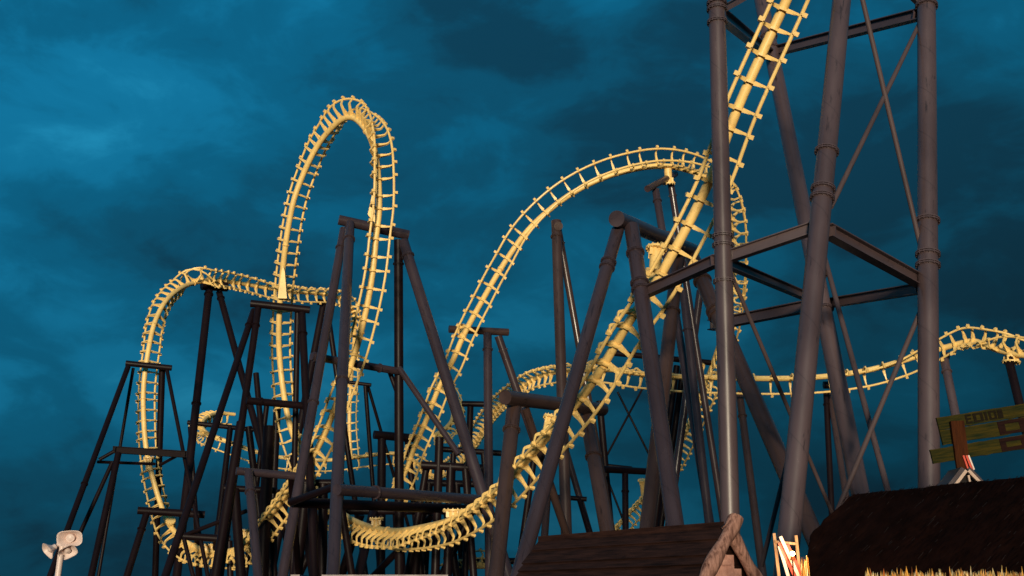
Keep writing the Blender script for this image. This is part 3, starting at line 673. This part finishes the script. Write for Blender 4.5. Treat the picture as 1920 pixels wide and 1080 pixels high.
for i, (x, y, m, fd) in enumerate(((1461, 1024, WHITE, 0), (1463, 1017, RED, 0), (1463, 1006, WHITE, .07), (1474, 1022, RED, 0), (1485, 1042, WHITE, 0))):
    o = bar('slat', x, y, x+ (34 if i != 0 else 16), y+74 if i != 0 else y+54, 6.0 if m == WHITE else 10.5, m, -.10-.012*(i % 2)-fd, True, .03)
LP = P(1486, 1038, ly-.5)
lm = thing('lamp', 'glowing bare bulb lamp with a small cap beside the striped screen', 'lamp', LP-Vector((0, 0, LP.z)))
bm = bmesh.new(); bmesh.ops.create_uvsphere(bm, u_segments=16, v_segments=10, radius=.036); mobj('bulb', bm_mesh(bm, 'bulb'), lm, BULB, Matrix.Translation((0, 0, LP.z)))
bm = bmesh.new(); cyl_bm(bm, .012, .012, 0, LP.z-.05, 8); mobj('lamp_stem', bm_mesh(bm, 'lamp_stem'), lm, POST, Matrix.Translation((0, 0.02, 0)))
bm = bmesh.new(); cyl_bm(bm, .045, .03, 0, .06, 12); mobj('lamp_socket', bm_mesh(bm, 'lamp_socket'), lm, POST, Matrix.Translation((0, 0, LP.z-.10)))
pl = bpy.data.lights.new('lamp_light', 'POINT'); pl.energy = 32; pl.color = (1, .62, .28); pl.shadow_soft_size = .15
plo = bpy.data.objects.new('lamp_light', pl); link(plo, lm); plo.location = (0, -.12, LP.z+.02)

# ------------------------------------------------------------------ reeds and straw lit at the bottom right
def reeds(n, x0, x1, Y, ytop, jit, base, w, tall=0.1):
    bm = bmesh.new()
    for _ in range(n):
        x = random.uniform(x0, x1); yy = ytop+random.uniform(0, jit); 
        if random.random() < tall: yy -= random.uniform(2, 12)
        tip = P(x, yy, Y+random.uniform(-.6, .6)); foot = Vector((tip.x+random.uniform(-.12, .12), tip.y+random.uniform(-.1, .1), 0)); c = (tip-foot).normalized()
        sx = Vector((math.cos(a := random.uniform(-.7, .7)), math.sin(a), 0))*w*random.uniform(.5, 1.5)
        pts = [foot, foot.lerp(tip, .86), foot.lerp(tip, .95), tip]; ws = [.35, .4, 1.0, .05]; pr = None
        for p, s in zip(pts, ws):
            cur = [bm.verts.new(p-sx*s), bm.verts.new(p+Vector((0, -.01, 0))), bm.verts.new(p+sx*s)]
            if pr: bm.faces.new((pr[0], pr[1], cur[1], cur[0])); bm.faces.new((pr[1], pr[2], cur[2], cur[1]))
            pr = cur
    bm.transform(Matrix.Translation(-base)); return bm_mesh(bm, 'reeds', False)
rb = P(1780, 1080, 12.5); rb.z = 0
o = mobj('reeds', reeds(640, 1622, 1990, 12.5, 1070, 15, rb, .014, .12), None, REED, Matrix.Translation(rb)); o['kind'] = 'stuff'; o['label'] = 'golden reed heads along the bottom edge below the thatch'; o['category'] = 'reeds'
rb2 = P(1500, 1080, 18.8); rb2.z = 0
o = mobj('dry_flowers', reeds(46, 1499, 1515, 18.8, 1042, 44, rb2, .010, .1), None, REED, Matrix.Translation(rb2)); o['kind'] = 'stuff'; o['label'] = 'dry golden flower stems beside the lit lamp'; o['category'] = 'dried plants'

# ------------------------------------------------------------------ low kiosk roofs at the bottom edge
KROOF = plain('dusty_white_roof', (0.36, 0.30, 0.29), 0.7)
def kiosk(x0, x1, y, Y, label):
    A, B = P(x0, y, Y), P(x1, y, Y); w = B.x-A.x; root = thing('kiosk', label, 'kiosk', (A.x+w/2, Y+1, 0)); z = A.z
    bm = bmesh.new(); box_bm(bm, (0, 0, z-.06), (w, 2.0, .12)); mobj('flat_roof', bm_mesh(bm, 'flat_roof', False), root, KROOF)
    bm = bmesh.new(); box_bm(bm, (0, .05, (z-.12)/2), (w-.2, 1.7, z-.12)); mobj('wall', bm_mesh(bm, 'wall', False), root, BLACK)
kiosk(603, 840, 1077.6, 30, 'wide low kiosk showing only its thin pale roof edge at the bottom')
kiosk(545, 562, 1077.4, 31, 'narrow kiosk, its pale roof corner just left of the wide pale roof edge')

# ------------------------------------------------------------------ horn loudspeakers
HY = 22.0; hp = P(109, 1080, HY); hb = Vector((hp.x, hp.y, 0)); hk = mpp(hp)
top = P(114, 1040, HY)
ls = thing('speaker_pole', 'slim pale pole with a cluster of white horn loudspeakers', 'loudspeaker', hb)
bot = P(108, 1085, HY); bot = top+(bot-top)*(top.z/(top.z-bot.z))
bm = bmesh.new(); dd = bot-top; cyl_bm(bm, .055, .055, 0, dd.length, 14); mobj('pole', bm_mesh(bm, 'pole'), ls, HORN, Matrix.Translation(top-hb) @ frame_z(dd))
def horn(name, c, d, mw, mh, depth, roll=0):
    bm = bmesh.new(); n = 28; rings = []
    def se(a, e=0.55):
        ca, sa = math.cos(a), math.sin(a); return (math.copysign(abs(ca)**e, ca), math.copysign(abs(sa)**e, sa))
    prof = [(0, .16), (.25, .2), (.5, .34), (.75, .62), (.93, .93), (1.0, 1.0), (1.0, .93), (.9, .84), (.7, .52), (.45, .26), (.3, .12)]
    for z, s in prof:
        e = 1.0 if s < .3 else .6
        rings.append([bm.verts.new((mw/2*s*se(2*math.pi*k/n, e)[0], mh/2*s*se(2*math.pi*k/n, e)[1]+0, z*depth)) for k in range(n)])
    for a, b in zip(rings, rings[1:]):
        for k in range(n): bm.faces.new((a[k], a[(k+1) % n], b[(k+1) % n], b[k]))
    bm.faces.new(rings[0][::-1]); bm.faces.new(rings[-1])
    M = Matrix.Translation(c) @ frame_z(d) @ Matrix.Rotation(roll, 4, 'Z')
    h = mobj(name, bm_mesh(bm, name, True, 60), ls, HORN, M)
    bm = bmesh.new(); cyl_bm(bm, mw*.17, mw*.165, depth*.3, depth*.86, 20); cyl_bm(bm, mw*.13, mw*.08, depth*.86, depth*.9, 20)
    mobj('reflex_bell', bm_mesh(bm, 'reflex_bell'), h, HORN)
    bm = bmesh.new(); cyl_bm(bm, mw*.14, mw*.14, -.14, 0.02, 16); mobj('driver', bm_mesh(bm, 'driver'), h, HORN)
c1 = P(127, 1008, HY)-hb
horn('horn', c1+Vector((0, .30, .05)), Vector((.12, -1, -.22)), 47*hk, 30*hk, .32, R_(3))
horn('horn', P(110, 1021, HY+.12)-hb, Vector((-.55, -.62, -.5)), .30, .26, .24, R_(15))
horn('horn', P(124, 1021, HY+.12)-hb, Vector((.42, -.62, -.6)), .32, .27, .24, R_(-10))
bm = bmesh.new(); cyl_bm(bm, .05, .05, 0, .34, 12); mobj('mounting_stem', bm_mesh(bm, 'mounting_stem'), ls, HORN, Matrix.Translation(P(115, 1040, HY+.12)-hb))
